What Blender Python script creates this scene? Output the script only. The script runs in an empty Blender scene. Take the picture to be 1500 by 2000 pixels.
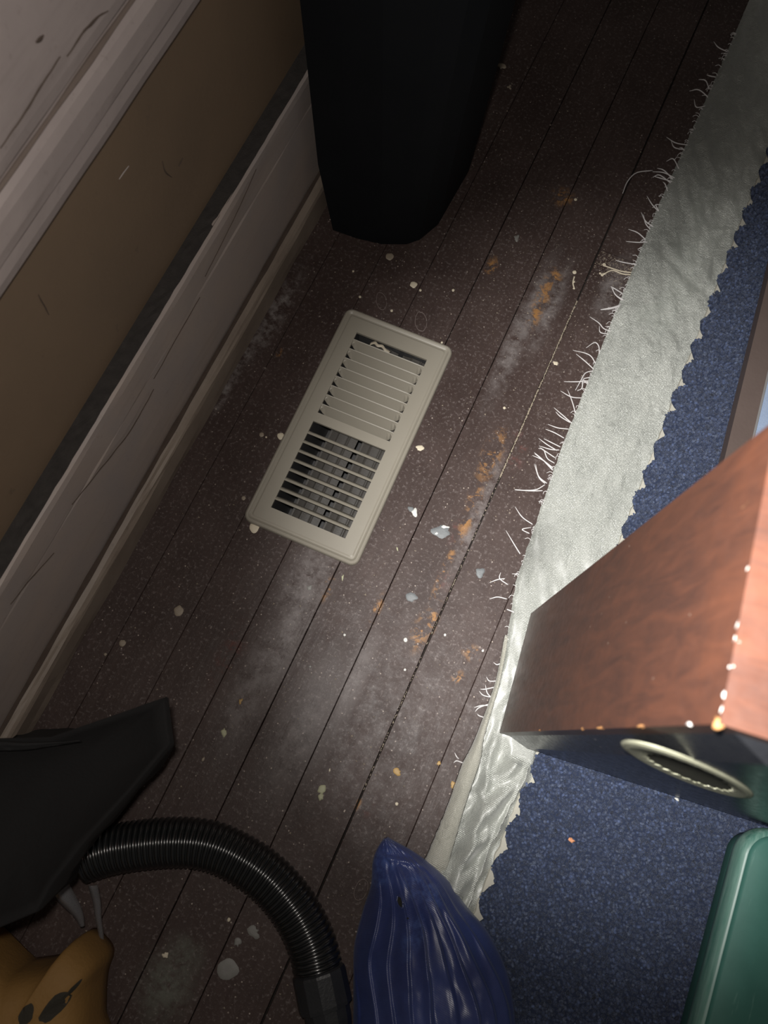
import bpy, bmesh, math, random
import numpy as np
from mathutils import Vector, Matrix, noise
C = bpy.context.scene.collection
SC = bpy.context.scene
random.seed(7); rng = np.random.default_rng(7)

# ------------------------------------------------------------------ camera
TH = (-0.2596, -0.1082, -0.4432); CP = np.array([0.3258, 0.0012, 0.8444]); F = 1528.84
def rotm(a, b, c):
    Rx = np.array([[1, 0, 0], [0, math.cos(a), -math.sin(a)], [0, math.sin(a), math.cos(a)]])
    Ry = np.array([[math.cos(b), 0, math.sin(b)], [0, 1, 0], [-math.sin(b), 0, math.cos(b)]])
    Rz = np.array([[math.cos(c), -math.sin(c), 0], [math.sin(c), math.cos(c), 0], [0, 0, 1]])
    return Rz @ Rx @ Ry
RM = rotm(*TH)
cam = bpy.data.cameras.new('camera'); co = bpy.data.objects.new('camera', cam); C.objects.link(co)
M4 = np.eye(4); M4[:3, :3] = RM.T; M4[:3, 3] = CP
co.matrix_world = Matrix(M4.tolist())
cam.sensor_fit = 'HORIZONTAL'; cam.sensor_width = 36.0; cam.lens = F / 1500 * 36
cam.clip_start = 0.01
cam.dof.use_dof = True; cam.dof.focus_distance = 0.86; cam.dof.aperture_fstop = 11
SC.camera = co

# ------------------------------------------------------------------ world, torch, exposure
w = bpy.data.worlds.new('world'); SC.world = w; w.use_nodes = True
w.node_tree.nodes['Background'].inputs[0].default_value = (1.0, 0.93, 0.86, 1)
w.node_tree.nodes['Background'].inputs[1].default_value = 0.05
SC.view_settings.view_transform = 'Standard'; SC.view_settings.look = 'None'
SC.view_settings.exposure = 0.0; SC.view_settings.gamma = 1.0
SC.view_settings.use_curve_mapping = False
def spot(name, loc, target, power, size, blend, radius, col):
    l = bpy.data.lights.new(name, 'SPOT'); o = bpy.data.objects.new(name, l); C.objects.link(o)
    l.energy = power; l.spot_size = math.radians(size); l.spot_blend = blend
    l.shadow_soft_size = radius; l.color = col; o.location = loc
    d = Vector(target) - Vector(loc); o.rotation_euler = d.to_track_quat('-Z', 'Y').to_euler()
    return o
spot('phone_torch', (0.300, 0.022, 0.85), (0.50, 0.285, 0.0), 62, 57, 1.0, 0.006, (1.0, 0.98, 0.95))
spot('phone_torch_spill', (0.300, 0.022, 0.85), (0.30, 0.20, 0.0), 7.0, 170, 0.6, 0.012, (1.0, 0.93, 0.86))

# ------------------------------------------------------------------ helpers
def at(px, py, z=0.0):
    """photograph pixel -> point on the horizontal plane at height z"""
    d = RM.T @ np.array([(px - 750) / F, -(py - 1000) / F, -1.0])
    return Vector((CP + d * ((z - CP[2]) / d[2])).tolist())
def atx(px, py, x):
    d = RM.T @ np.array([(px - 750) / F, -(py - 1000) / F, -1.0])
    return Vector((CP + d * ((x - CP[0]) / d[0])).tolist())
def thing(name, label, cat, loc=(0, 0, 0), rz=0, group=None):
    o = bpy.data.objects.new(name, None); C.objects.link(o)
    o.location = loc; o.rotation_euler = (0, 0, rz); o.empty_display_size = .05
    o['label'] = label; o['category'] = cat
    if group: o['group'] = group
    return o
def tag(o, label, cat, group=None):
    o['label'] = label; o['category'] = cat
    if group: o['group'] = group
    return o
def mesh(name, v, f, mat, parent=None, smooth=False, kind=None, label=None):
    me = bpy.data.meshes.new(name); me.from_pydata([tuple(p) for p in v], [], f); me.update()
    return link(name, me, mat, parent, smooth, kind, label)
def link(name, me, mat, parent=None, smooth=False, kind=None, label=None):
    if mat and not me.materials: me.materials.append(mat)
    if smooth: me.polygons.foreach_set('use_smooth', [True] * len(me.polygons))
    o = bpy.data.objects.new(name, me); C.objects.link(o)
    if parent: o.parent = parent
    if kind: o['kind'] = kind
    if label: o['label'] = label
    return o
def bm_obj(name, bm, mat, parent=None, smooth=False, kind=None, label=None, bevel=0, seg=2):
    if bevel:
        es = [e for e in bm.edges if len(e.link_faces) == 2 and e.calc_face_angle(0) > .4]
        bmesh.ops.bevel(bm, geom=es, offset=bevel, segments=seg, affect='EDGES', clamp_overlap=True)
    bmesh.ops.recalc_face_normals(bm, faces=bm.faces)
    me = bpy.data.meshes.new(name); bm.to_mesh(me); bm.free()
    return link(name, me, mat, parent, smooth, kind, label)
def bm_box(bm, x0, x1, y0, y1, z0, z1, rot=None):
    vs = [bm.verts.new(p) for p in ((x0, y0, z0), (x1, y0, z0), (x1, y1, z0), (x0, y1, z0), (x0, y0, z1), (x1, y0, z1), (x1, y1, z1), (x0, y1, z1))]
    for q in ((0, 3, 2, 1), (4, 5, 6, 7), (0, 1, 5, 4), (1, 2, 6, 5), (2, 3, 7, 6), (3, 0, 4, 7)):
        bm.faces.new([vs[i] for i in q])
    return vs
def box(name, x0, x1, y0, y1, z0, z1, mat, parent=None, bevel=0.0, seg=2, **k):
    bm = bmesh.new(); bm_box(bm, x0, x1, y0, y1, z0, z1)
    return bm_obj(name, bm, mat, parent, bevel=bevel, seg=seg, **k)
def grid(name, P, mat, parent=None, smooth=True, close_u=False, kind=None, label=None):
    """P: rows x cols x 3"""
    n, m = P.shape[:2]; f = []
    for i in range(n - 1):
        for j in range(m if close_u else m - 1):
            j2 = (j + 1) % m
            f.append((i * m + j, i * m + j2, (i + 1) * m + j2, (i + 1) * m + j))
    return mesh(name, P.reshape(-1, 3).tolist(), f, mat, parent, smooth, kind, label)
def tube_pts(path, rad, n=8):
    path = [Vector(p) for p in path]; V = []; Fc = []; up = Vector((0, 0, 1))
    for i, p in enumerate(path):
        t = (path[min(i + 1, len(path) - 1)] - path[max(i - 1, 0)]).normalized()
        a = t.cross(up)
        a = a.normalized() if a.length > 1e-4 else Vector((1, 0, 0))
        b = a.cross(t).normalized(); r = rad[i] if hasattr(rad, '__len__') else rad
        for k in range(n):
            an = 2 * math.pi * k / n; V.append(p + a * (r * math.cos(an)) + b * (r * math.sin(an)))
    for i in range(len(path) - 1):
        for k in range(n):
            k2 = (k + 1) % n; Fc.append((i * n + k, i * n + k2, (i + 1) * n + k2, (i + 1) * n + k))
    Fc.append(tuple(range(n - 1, -1, -1))); Fc.append(tuple((len(path) - 1) * n + k for k in range(n)))
    return V, Fc
def smoothpath(pts, m):
    """Catmull-Rom through the points, m samples"""
    P = [Vector(p) for p in pts]; P = [P[0] * 2 - P[1]] + P + [P[-1] * 2 - P[-2]]; out = []
    ns = len(P) - 3
    for i in range(m):
        s = i / (m - 1) * ns; k = min(int(s), ns - 1); t = s - k
        a, b, c, d = P[k:k + 4]
        out.append(.5 * ((2 * b) + (c - a) * t + (2 * a - 5 * b + 4 * c - d) * t * t + (3 * b - a - 3 * c + d) * t ** 3))
    return out
def sst(a, b, x):
    t = np.clip((x - a) / (b - a), 0, 1); return t * t * (3 - 2 * t)

# ------------------------------------------------------------------ materials
class NT:
    def __init__(s, name):
        s.m = bpy.data.materials.new(name); s.m.use_nodes = True; s.t = s.m.node_tree
        s.b = s.t.nodes['Principled BSDF']
    def n(s, typ, ins=None, **kw):
        q = s.t.nodes.new('ShaderNode' + typ)
        for k, v in kw.items(): setattr(q, k, v)
        for k, v in (ins or {}).items():
            if hasattr(v, 'is_output') or isinstance(v, bpy.types.NodeSocket): s.t.links.new(v, q.inputs[k])
            else: q.inputs[k].default_value = v
        return q
    def pos(s): return s.n('NewGeometry').outputs['Position']
    def obj(s): return s.n('TexCoord').outputs['Object']
    def scale(s, v, sc, rot=(0, 0, 0)):
        return s.n('Mapping', {'Vector': v, 'Scale': sc, 'Rotation': rot}).outputs[0]
    def noise(s, v, scale, detail=4, rough=.6, dist=0):
        return s.n('TexNoise', {'Vector': v, 'Scale': scale, 'Detail': detail, 'Roughness': rough, 'Distortion': dist}).outputs[0]
    def ramp(s, v, stops, interp='LINEAR'):
        r = s.n('ValToRGB', {'Fac': v}); e = r.color_ramp.elements; r.color_ramp.interpolation = interp
        while len(e) > 1: e.remove(e[-1])
        for i, (p, c) in enumerate(stops):
            q = e[0] if i == 0 else e.new(p)
            q.position = p; q.color = (c, c, c, 1) if not hasattr(c, '__len__') else (*c, 1)
        return r.outputs[0]
    def mix(s, f, a, b, mode='MIX'):
        q = s.n('Mix', data_type='RGBA', blend_type=mode); q.clamp_factor = True
        for i, v in ((0, f), (6, a), (7, b)):
            if isinstance(v, bpy.types.NodeSocket): s.t.links.new(v, q.inputs[i])
            else: q.inputs[i].default_value = v if i == 0 else (*v, 1)
        return q.outputs[2]
    def math(s, op, a, b=0.0, c=0.0):
        q = s.n('Math', operation=op)
        for i, v in enumerate((a, b, c)):
            if isinstance(v, bpy.types.NodeSocket): s.t.links.new(v, q.inputs[i])
            else: q.inputs[i].default_value = v
        return q.outputs[0]
    def spotmask(s, pos, blobs):
        """sum of soft blobs (x, y, rx, ry) in world metres: stains with a place of their own"""
        tot = None
        for x, y, rx, ry in blobs:
            d = s.n('VectorMath', {0: pos, 1: (x, y, 0)}, operation='SUBTRACT').outputs[0]
            d = s.n('VectorMath', {0: d, 1: (1 / rx, 1 / ry, 0)}, operation='MULTIPLY').outputs[0]
            l = s.n('VectorMath', {0: d}, operation='LENGTH').outputs['Value']
            g = s.n('MapRange', {0: l, 1: 1.0, 2: 0.0, 3: 0.0, 4: 1.0}, interpolation_type='SMOOTHSTEP').outputs[0]
            tot = g if tot is None else s.math('MAXIMUM', tot, g)
        return tot
    def out(s, col=None, rough=None, bump=None, bstr=.3, bdist=.001, **kw):
        def put(k, v):
            if isinstance(v, bpy.types.NodeSocket): s.t.links.new(v, s.b.inputs[k])
            else: s.b.inputs[k].default_value = (*v, 1) if hasattr(v, '__len__') and len(v) == 3 else v
        if col is not None: put('Base Color', col)
        if rough is not None: put('Roughness', rough)
        if bump is not None:
            q = s.n('Bump', {'Height': bump, 'Strength': bstr, 'Distance': bdist}); s.t.links.new(q.outputs[0], s.b.inputs['Normal'])
        for k, v in kw.items(): put(k.replace('_', ' '), v)
        return s.m
def plain(name, c1, c2, sc=30, rough=.5, bstr=.15, **kw):
    t = NT(name); p = t.obj(); n = t.noise(p, sc)
    return t.out(t.mix(n, c1, c2), rough, t.noise(p, sc * 8, 3), bstr, **kw)

def px2blob(lst): return [(*at(a, b)[:2], rx, ry) for a, b, rx, ry in lst]
def mat_floor():
    t = NT('old_brown_floor_paint'); p = t.pos()
    st = t.scale(p, (30, 3, 1)); grain = t.noise(st, 6, 6, .65); big = t.noise(p, 9, 5, .65); fine = t.noise(p, 260, 4, .7)
    mid = t.noise(p, 60, 6, .75)
    c = t.mix(t.ramp(big, [(.3, 0), (.7, 1)]), (.038, .025, .022), (.066, .046, .041))
    c = t.mix(t.math('MULTIPLY', t.ramp(grain, [(.45, 0), (.75, 1)]), .45), c, (.028, .017, .015))
    # grey scuffed wear on some boards, plus floor glare painted in at the left
    wear_glare = t.spotmask(p, px2blob([(575, 1215, .03, .16), (500, 1330, .035, .12), (600, 1130, .04, .08), (560, 1250, .028, .15), (690, 1330, .018, .08), (590, 1420, .045, .12),
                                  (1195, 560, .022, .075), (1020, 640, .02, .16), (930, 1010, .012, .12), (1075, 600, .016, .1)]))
    wm = t.math('MULTIPLY', wear_glare, t.ramp(mid, [(.38, 0), (.60, 1)]))
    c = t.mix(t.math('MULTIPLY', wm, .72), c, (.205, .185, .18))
    wall_dust = t.spotmask(p, px2blob([(470, 700, .018, .1), (540, 610, .02, .1), (440, 760, .012, .05)]))
    c = t.mix(t.math('MULTIPLY', t.math('MULTIPLY', wall_dust, t.ramp(mid, [(.45, 0), (.62, 1)])), .6), c, (.30, .28, .27))
    # dust and hair-fine scratches all over
    c = t.mix(t.math('MULTIPLY', t.ramp(fine, [(.54, 0), (.72, 1)]), .38), c, (.30, .26, .25))
    sc = t.ramp(t.noise(t.scale(p, (230, 16, 1), (0, 0, .25)), 3, 3, .7), [(.66, 0), (.74, 1)])
    c = t.mix(t.math('MULTIPLY', sc, .42), c, (.32, .27, .25))
    v = t.n('TexVoronoi', {'Vector': t.scale(p, (1, 1, 0.01)), 'Scale': 210.0}); d = t.ramp(v.outputs['Distance'], [(.0, 1), (.11, 1), (.19, 0)])
    sel = t.ramp(t.n('SeparateColor', {0: v.outputs['Color']}).outputs[0], [(.84, 0), (.86, 1)])
    c = t.mix(t.math('MULTIPLY', t.math('MULTIPLY', t.math('MULTIPLY', d, sel), t.ramp(mid, [(.35, .15), (.65, 1)])), .9), c, (.50, .43, .37))
    # paint worn through to the orange wood
    og = t.spotmask(p, px2blob([(1062, 575, .014, .05), (1085, 540, .012, .02), (825, 1230, .014, .035), (845, 1210, .01, .03), (925, 1277, .017, .012), (895, 1325, .01, .012),
                                (928, 968, .012, .02), (1045, 615, .012, .03), (960, 890, .016, .05), (915, 1010, .01, .05), (735, 1190, .007, .025), (960, 520, .01, .02), (700, 1570, .004, .01),
                                (1100, 385, .02, .02), (870, 1110, .006, .06), (640, 1150, .008, .02), (545, 690, .004, .01)]))
    om = t.math('MULTIPLY', og, t.ramp(t.noise(p, 75, 5, .7, .4), [(.50, 0), (.58, 1)]))
    c = t.mix(t.math('MULTIPLY', om, .8), c, (.33, .165, .055))
    rd = t.spotmask(p, px2blob([(890, 1040, .01, .025), (720, 1575, .008, .015), (870, 1130, .015, .02), (1010, 880, .02, .04), (450, 1280, .02, .05)]))
    c = t.mix(t.math('MULTIPLY', rd, t.ramp(mid, [(.5, 0), (.7, .55)])), c, (.19, .06, .05))
    gr = t.spotmask(p, px2blob([(325, 1925, .04, .05), (355, 1870, .03, .03)]))
    c = t.mix(t.math('MULTIPLY', gr, t.ramp(mid, [(.35, 0), (.55, .7)])), c, (.13, .14, .115))
    h = t.math('ADD', t.math('MULTIPLY', grain, .6), t.math('MULTIPLY', fine, .4))
    return t.out(c, t.ramp(mid, [(.3, .38), (.7, .62)]), h, .45, .0012, Specular_IOR_Level=.22)
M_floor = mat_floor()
M_dark = plain('dark_subfloor', (.008, .006, .005), (.02, .015, .012), 20, .9)
def mat_paint(name, a, b, dirt, sc=7):
    t = NT(name); p = t.pos(); st = t.scale(p, (10, 1.6, 22)); n = t.noise(st, 3.2, 6, .65); f = t.noise(p, 150, 5, .7); m = t.noise(p, 14, 5, .65)
    c = t.mix(t.ramp(m, [(.35, 0), (.68, 1)]), a, b)
    c = t.mix(t.math('MULTIPLY', t.ramp(n, [(.55, 0), (.80, 1)]), .38), c, dirt)
    c = t.mix(t.math('MULTIPLY', t.ramp(f, [(.60, 0), (.72, 1)]), .35), c, dirt)
    return t.out(c, .55, t.math('ADD', t.math('MULTIPLY', n, .5), t.math('MULTIPLY', f, .3)), .3, .0010)
M_base = mat_paint('dirty_cream_paint', (.36, .30, .265), (.32, .28, .265), (.21, .165, .135))
M_shoe = mat_paint('grimy_moulding_paint', (.25, .205, .165), (.19, .15, .12), (.085, .065, .05))
M_trim = mat_paint('pinkish_trim_paint', (.36, .31, .295), (.32, .275, .265), (.17, .14, .125))
M_grime = plain('ledge_grime', (.014, .012, .0115), (.05, .044, .040), 90, .95, .8)
def mat_wall():
    t = NT('tan_wall_paint'); p = t.pos(); m = t.noise(p, 6, 5, .6); f = t.noise(p, 90, 5, .7)
    c = t.mix(t.ramp(m, [(.35, 0), (.7, 1)]), (.185, .130, .083), (.155, .110, .072))
    c = t.mix(t.math('MULTIPLY', t.ramp(t.noise(p, 38, 6, .75), [(.64, 0), (.74, 1)]), .5), c, (.06, .045, .035))
    return t.out(c, .6, f, .25, .001)
M_wall = mat_wall()
M_crack = plain('crack_dirt', (.05, .035, .028), (.09, .065, .05), 80, .95)
def mat_metal():
    t = NT('beige_enamel'); p = t.obj(); f = t.noise(p, 900, 3, .6)
    return t.out(t.mix(t.noise(p, 25), (.235, .214, .174), (.265, .243, .20)), .42, f, .12, .0004, Specular_IOR_Level=.5)
M_reg = mat_metal()
M_damper = plain('damper_grey_paint', (.042, .038, .034), (.056, .051, .045), 60, .5)
M_duct = plain('dull_duct_steel', (.035, .035, .037), (.06, .058, .058), 40, .5)
M_lever = plain('lever_tan_plastic', (.33, .29, .22), (.40, .35, .27), 80, .5)
def mat_satin(name, a, b, dirt, sheen=.3, metal=.3, coat=0.0):
    t = NT(name); p = t.pos()
    wv = t.n('TexWave', {'Vector': t.scale(p, (1, 1, 1), (0, 0, .06)), 'Scale': 190.0, 'Distortion': 1.6, 'Detail': 2.0, 'Detail Scale': 3.0}, wave_type='BANDS', bands_direction='Y').outputs['Fac']
    wv2 = t.n('TexWave', {'Vector': p, 'Scale': 330.0, 'Distortion': .8, 'Detail': 1.0}, wave_type='BANDS', bands_direction='X').outputs['Fac']
    m = t.noise(t.scale(p, (14, 6, 6)), 2.2, 6, .7); f = t.noise(p, 120, 5, .75)
    c = t.mix(t.ramp(m, [(.35, 0), (.7, 1)]), a, b)
    c = t.mix(t.math('MULTIPLY', t.ramp(f, [(.58, 0), (.72, 1)]), .5), c, dirt)
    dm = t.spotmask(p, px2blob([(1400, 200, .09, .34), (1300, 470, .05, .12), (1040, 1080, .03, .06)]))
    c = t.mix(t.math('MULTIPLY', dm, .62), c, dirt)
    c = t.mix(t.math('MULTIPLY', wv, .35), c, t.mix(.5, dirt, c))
    cr = t.noise(t.scale(p, (60, 34, 1), (0, 0, .5)), 1.5, 5, .65, 1.2)
    h = t.math('ADD', t.math('MULTIPLY', wv, .45), t.math('ADD', t.math('MULTIPLY', wv2, .2), t.math('ADD', t.math('MULTIPLY', f, .5), t.math('MULTIPLY', cr, 2.6))))
    return t.out(c, t.ramp(f, [(.3, .28), (.7, .46)]), h, .7, .0013, Metallic=metal, Coat_Weight=coat, Coat_Roughness=.40, Coat_IOR=1.7, Sheen_Weight=sheen, Sheen_Roughness=.4)
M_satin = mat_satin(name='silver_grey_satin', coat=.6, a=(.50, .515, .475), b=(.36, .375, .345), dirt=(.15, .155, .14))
M_fold = mat_satin('dull_folded_cloth', (.41, .40, .345), (.34, .335, .285), (.16, .155, .13), .3, .05)
M_back = plain('cream_rug_backing', (.34, .325, .275), (.44, .425, .365), 90, .85, .5)
M_thread = plain('grey_white_thread', (.50, .48, .48), (.60, .58, .57), 100, .55)
def mat_pile():
    t = NT('navy_rug_loops'); p = t.pos(); n = t.noise(p, 240, 4, .7); b = t.noise(p, 30, 4)
    oi = t.n('TexVoronoi', {'Vector': p, 'Scale': 330.0}).outputs['Color']
    r = t.n('SeparateColor', {0: oi}).outputs[0]
    c = t.mix(t.ramp(n, [(.35, 0), (.7, 1)]), (.025, .037, .083), (.053, .075, .143))
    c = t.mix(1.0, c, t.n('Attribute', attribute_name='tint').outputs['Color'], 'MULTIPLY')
    c = t.mix(t.math('MULTIPLY', t.ramp(r, [(.86, 0), (.97, 1)]), .45), c, (.11, .135, .20))
    return t.out(c, .8, n, .5, .001, Sheen_Weight=.25, Sheen_Roughness=.45, Sheen_Tint=(.7, .78, 1.0))
M_pile = mat_pile(); M_pilebase = plain('dark_pile_ground', (.012, .019, .045), (.020, .030, .065), 200, .95, .6)
def mat_wood():
    t = NT('reddish_varnished_wood'); p = t.obj()
    g = t.noise(t.scale(p, (4, 26, 5)), 4, 6, .65, .6); m = t.noise(p, 11, 5, .65, .8); f = t.noise(p, 120, 5, .7)
    c = t.mix(t.ramp(g, [(.32, 0), (.70, 1)]), (.042, .0165, .011), (.088, .031, .0165))
    c = t.mix(t.math('MULTIPLY', t.ramp(m, [(.45, 0), (.8, 1)]), .6), c, (.115, .038, .017))
    s1 = t.ramp(t.noise(t.scale(p, (20, 60, 9)), 2.2, 4, .7), [(.70, 0), (.76, 1)])
    c = t.mix(t.math('MULTIPLY', s1, .5), c, (.26, .13, .06))
    v = t.n('TexVoronoi', {'Vector': p, 'Scale': 75.0}); d = t.ramp(v.outputs['Distance'], [(.0, 1), (.035, 1), (.065, 0)])
    sel = t.ramp(t.n('SeparateColor', {0: v.outputs['Color']}).outputs[0], [(.90, 0), (.92, 1)])
    c = t.mix(t.math('MULTIPLY', t.math('MULTIPLY', d, sel), .5), c, (.42, .34, .27))
    return t.out(c, t.ramp(f, [(.3, .36), (.7, .5)]), t.math('ADD', g, t.math('MULTIPLY', f, .4)), .12, .0008, Specular_IOR_Level=.5, Coat_Weight=.3, Coat_Roughness=.65)
M_wood = mat_wood()
M_chip = plain('pale_chipped_edge', (.62, .60, .58), (.75, .73, .70), 90, .5, .6)
M_rawwood = plain('orange_worn_edge', (.33, .15, .05), (.46, .24, .10), 90, .6, .5)
def mat_blackface():
    t = NT('glossy_black_panel'); p = t.obj(); f = t.noise(p, 200, 5, .75)
    v = t.n('TexVoronoi', {'Vector': p, 'Scale': 130.0}); d = t.ramp(v.outputs['Distance'], [(.0, 1), (.07, 1), (.12, 0)])
    sel = t.ramp(t.n('SeparateColor', {0: v.outputs['Color']}).outputs[0], [(.92, 0), (.94, 1)])
    c = t.mix(t.math('MULTIPLY', d, sel), t.mix(f, (.012, .013, .016), (.024, .025, .028)), (.4, .4, .4))
    return t.out(c, t.ramp(f, [(.3, .20), (.7, .36)]), f, .05, .0005, Specular_IOR_Level=.22)
M_black = mat_blackface()
M_ring = plain('pale_green_beige_plastic', (.24, .24, .165), (.40, .40, .30), 130, .5, .3)
M_portin = plain('dark_olive_port', (.02, .02, .013), (.13, .125, .08), 110, .7, .5)
M_frame = plain('brown_frame_paint', (.085, .062, .055), (.11, .082, .072), 30, .5, .2)
M_bead = plain('silver_bead', (.38, .37, .37), (.46, .45, .45), 60, .3, .1, Metallic=.6)
M_pale = plain('pale_blue_grained_board', (.22, .29, .42), (.30, .37, .50), 220, .6, .6)
def mat_green():
    t = NT('worn_green_plastic'); p = t.obj(); n = t.noise(p, 14, 5, .65); f = t.noise(p, 180, 5, .7)
    c = t.mix(t.ramp(n, [(.3, 0), (.7, 1)]), (.030, .105, .085), (.045, .14, .115))
    s1 = t.ramp(t.noise(t.scale(p, (60, 7, 60), (0, 0, -.2)), 2.5, 4, .7), [(.62, 0), (.72, 1)])
    c = t.mix(t.math('MULTIPLY', s1, .22), c, (.22, .38, .32))
    return t.out(c, .6, f, .12, .0005, Specular_IOR_Level=.3)
M_green = mat_green()
def mat_rim():
    t = NT('scuffed_green_rim'); p = t.obj(); n = t.noise(t.scale(p, (90, 5, 60), (0, 0, -.05)), 2, 5, .7)
    return t.out(t.mix(t.ramp(n, [(.35, 0), (.7, 1)]), (.055, .15, .12), (.17, .28, .24)), .4, n, .15, .0005)
M_rim = mat_rim()
def mat_nylon():
    t = NT('shiny_blue_nylon'); p = t.obj()
    wv = t.n('TexWave', {'Vector': t.scale(p, (1, 1, 1), (0, 0, .7)), 'Scale': 260.0, 'Distortion': .6, 'Detail': 1.0}, wave_type='BANDS', bands_direction='X').outputs['Fac']
    n = t.noise(p, 22, 5, .6); f = t.noise(p, 240, 4, .7)
    c = t.mix(t.ramp(n, [(.3, 0), (.75, 1)]), (.020, .030, .110), (.036, .054, .18))
    wn = t.spotmask(t.pos(), px2blob([(800, 1800, .012, .028), (742, 1690, .02, .03), (820, 1725, .03, .015)]))
    c = t.mix(t.math('MULTIPLY', t.math('MULTIPLY', t.ramp(wn, [(.05, 0), (.5, 1)]), t.ramp(t.noise(p, 120, 5, .75), [(.42, 0), (.60, 1)])), .45), c, (.07, .12, .33))
    return t.out(c, .36, t.math('ADD', wv, f), .25, .0006, Specular_IOR_Level=.9, Sheen_Weight=.10, Sheen_Tint=(.6, .7, 1.0))
M_nylon = mat_nylon()
M_hole = plain('hole_shadow_cloth', (.01, .01, .008), (.03, .03, .02), 60, .9)
M_hose = plain('black_hose_plastic', (.007, .0075, .008), (.011, .012, .0125), 40, .21, .03, Specular_IOR_Level=1.0)
M_cuff = plain('black_cuff_plastic', (.012, .013, .015), (.022, .023, .025), 40, .4, .3)
M_bag = plain('black_cloth', (.0022, .0019, .0021), (.0042, .0038, .004), 40, .9, .5)
M_orange = plain('mustard_orange_cloth', (.20, .105, .028), (.26, .14, .036), 30, .75, .5)
M_stain = plain('black_stain', (.014, .012, .008), (.04, .033, .02), 50, .8, .3)
M_bin = plain('black_bin_plastic', (.005, .0062, .0082), (.008, .0095, .0115), 20, .75, .1, Specular_IOR_Level=.15)
def mat_clear():
    t = NT('cloudy_clear_plastic'); p = t.obj(); n = t.noise(p, 50, 4)
    return t.out((.45, .45, .47), .25, n, .3, .001, Transmission_Weight=.75, Alpha=.7)
M_clear = mat_clear()
def flat(name, c): return plain(name, tuple(x * .85 for x in c), c, 200, .5, .3)
M_drop = {'cream': flat('cream_paint', (.62, .55, .42)), 'dull': flat('dull_tan_paint', (.30, .25, .19)), 'white': flat('white_paint', (.62, .62, .58)),
          'blue': flat('bluish_grey_paint', (.15, .16, .165)), 'grey': flat('grey_paint', (.20, .195, .18)), 'lime': flat('yellow_green_paint', (.40, .40, .26)), 'ochre': flat('ochre_paint', (.42, .27, .10))}

# ------------------------------------------------------------------ floor
VX, VY, VA = 0.1604, 0.2988, 0.0213
bm = bmesh.new()
for b in ((-.06, .10, -.6, 1.5), (.208, 1.3, -.6, 1.5), (.10, .208, -.6, .168), (.10, .208, .43, 1.5)):
    bm_box(bm, b[0], b[1], b[2], b[3], -.05, -.018)
floor = bm_obj('floor', bm, M_dark, kind='structure')
EDGE = [-.03, .033, .0935, .1548, .2138, .2749, .3372, .3985] + [.3985 + .0612 * k for k in range(1, 12)]
GAP = {.3372: .0017, .1548: .0005, .2138: .0008, .2749: .0007, .3985: .0003}
def board(x0, x1, y0, y1):
    a = GAP.get(x0, .0003) / 2; b = GAP.get(x1, .0003) / 2
    dz = random.uniform(-.0006, .0003); n = max(2, int((y1 - y0) / .03)); P = []
    prof = [(x0 + a, -.017), (x0 + a, -.0008), (x0 + a + .0005, -.0001), (x0 + a + .003, 0.0), ((x0 + x1) / 2, .0003), (x1 - b - .003, 0.0), (x1 - b - .0005, -.0001), (x1 - b, -.0008), (x1 - b, -.017)]
    for i in range(n + 1):
        y = y0 + .0005 + (y1 - y0 - .001) * i / n
        row = []
        for k, (px_, z) in enumerate(prof):
            j = (noise.noise(Vector((x0 * 50 + (k > 4) * 9, y * 45, 0))) * .45 + noise.noise(Vector((x0 * 50, y * 160, 3))) * .25) * (a if k < 4 else b) * 1.2
            row.append((px_ + j, y, z + dz))
        P.append(row)
    f = []; m = len(prof)
    for i in range(n):
        for k in range(m - 1): f.append((i * m + k, i * m + k + 1, (i + 1) * m + k + 1, (i + 1) * m + k))
    f += [tuple(range(m - 1, -1, -1)), tuple(n * m + k for k in range(m))]
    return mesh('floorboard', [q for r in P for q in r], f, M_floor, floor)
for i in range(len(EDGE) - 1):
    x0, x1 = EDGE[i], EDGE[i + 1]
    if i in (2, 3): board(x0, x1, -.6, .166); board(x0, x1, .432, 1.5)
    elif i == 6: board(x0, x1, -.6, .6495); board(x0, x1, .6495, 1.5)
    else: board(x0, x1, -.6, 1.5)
# light crumbs packed into the widest crack
V = []; Fc = []
for k in range(1100):
    y = random.uniform(.32, .57) if random.random() < .86 else random.uniform(-.05, .32)
    x = .3372 + random.gauss(0, .00033) + .0005 * noise.noise(Vector((y * 40, 0, 2))); r = random.uniform(.0002, .0006); z = -.0004 if y > .32 else -.0028
    if y > .42: z = -.0003
    b = len(V)
    for q in ((r, 0, 0), (-r * .8, r * 1.7, 0), (-r * .7, -r * 1.6, 0), (0, 0, r * .9)): V.append((x + q[0], y + q[1] * 1.4, z + q[2]))
    Fc += [(b, b + 1, b + 3), (b + 1, b + 2, b + 3), (b + 2, b, b + 3), (b, b + 2, b + 1)]
mesh('crack_dust', V, Fc, plain('crack_dust', (.28, .24, .18), (.42, .36, .28), 90, .9), floor, kind='stuff')
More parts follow.
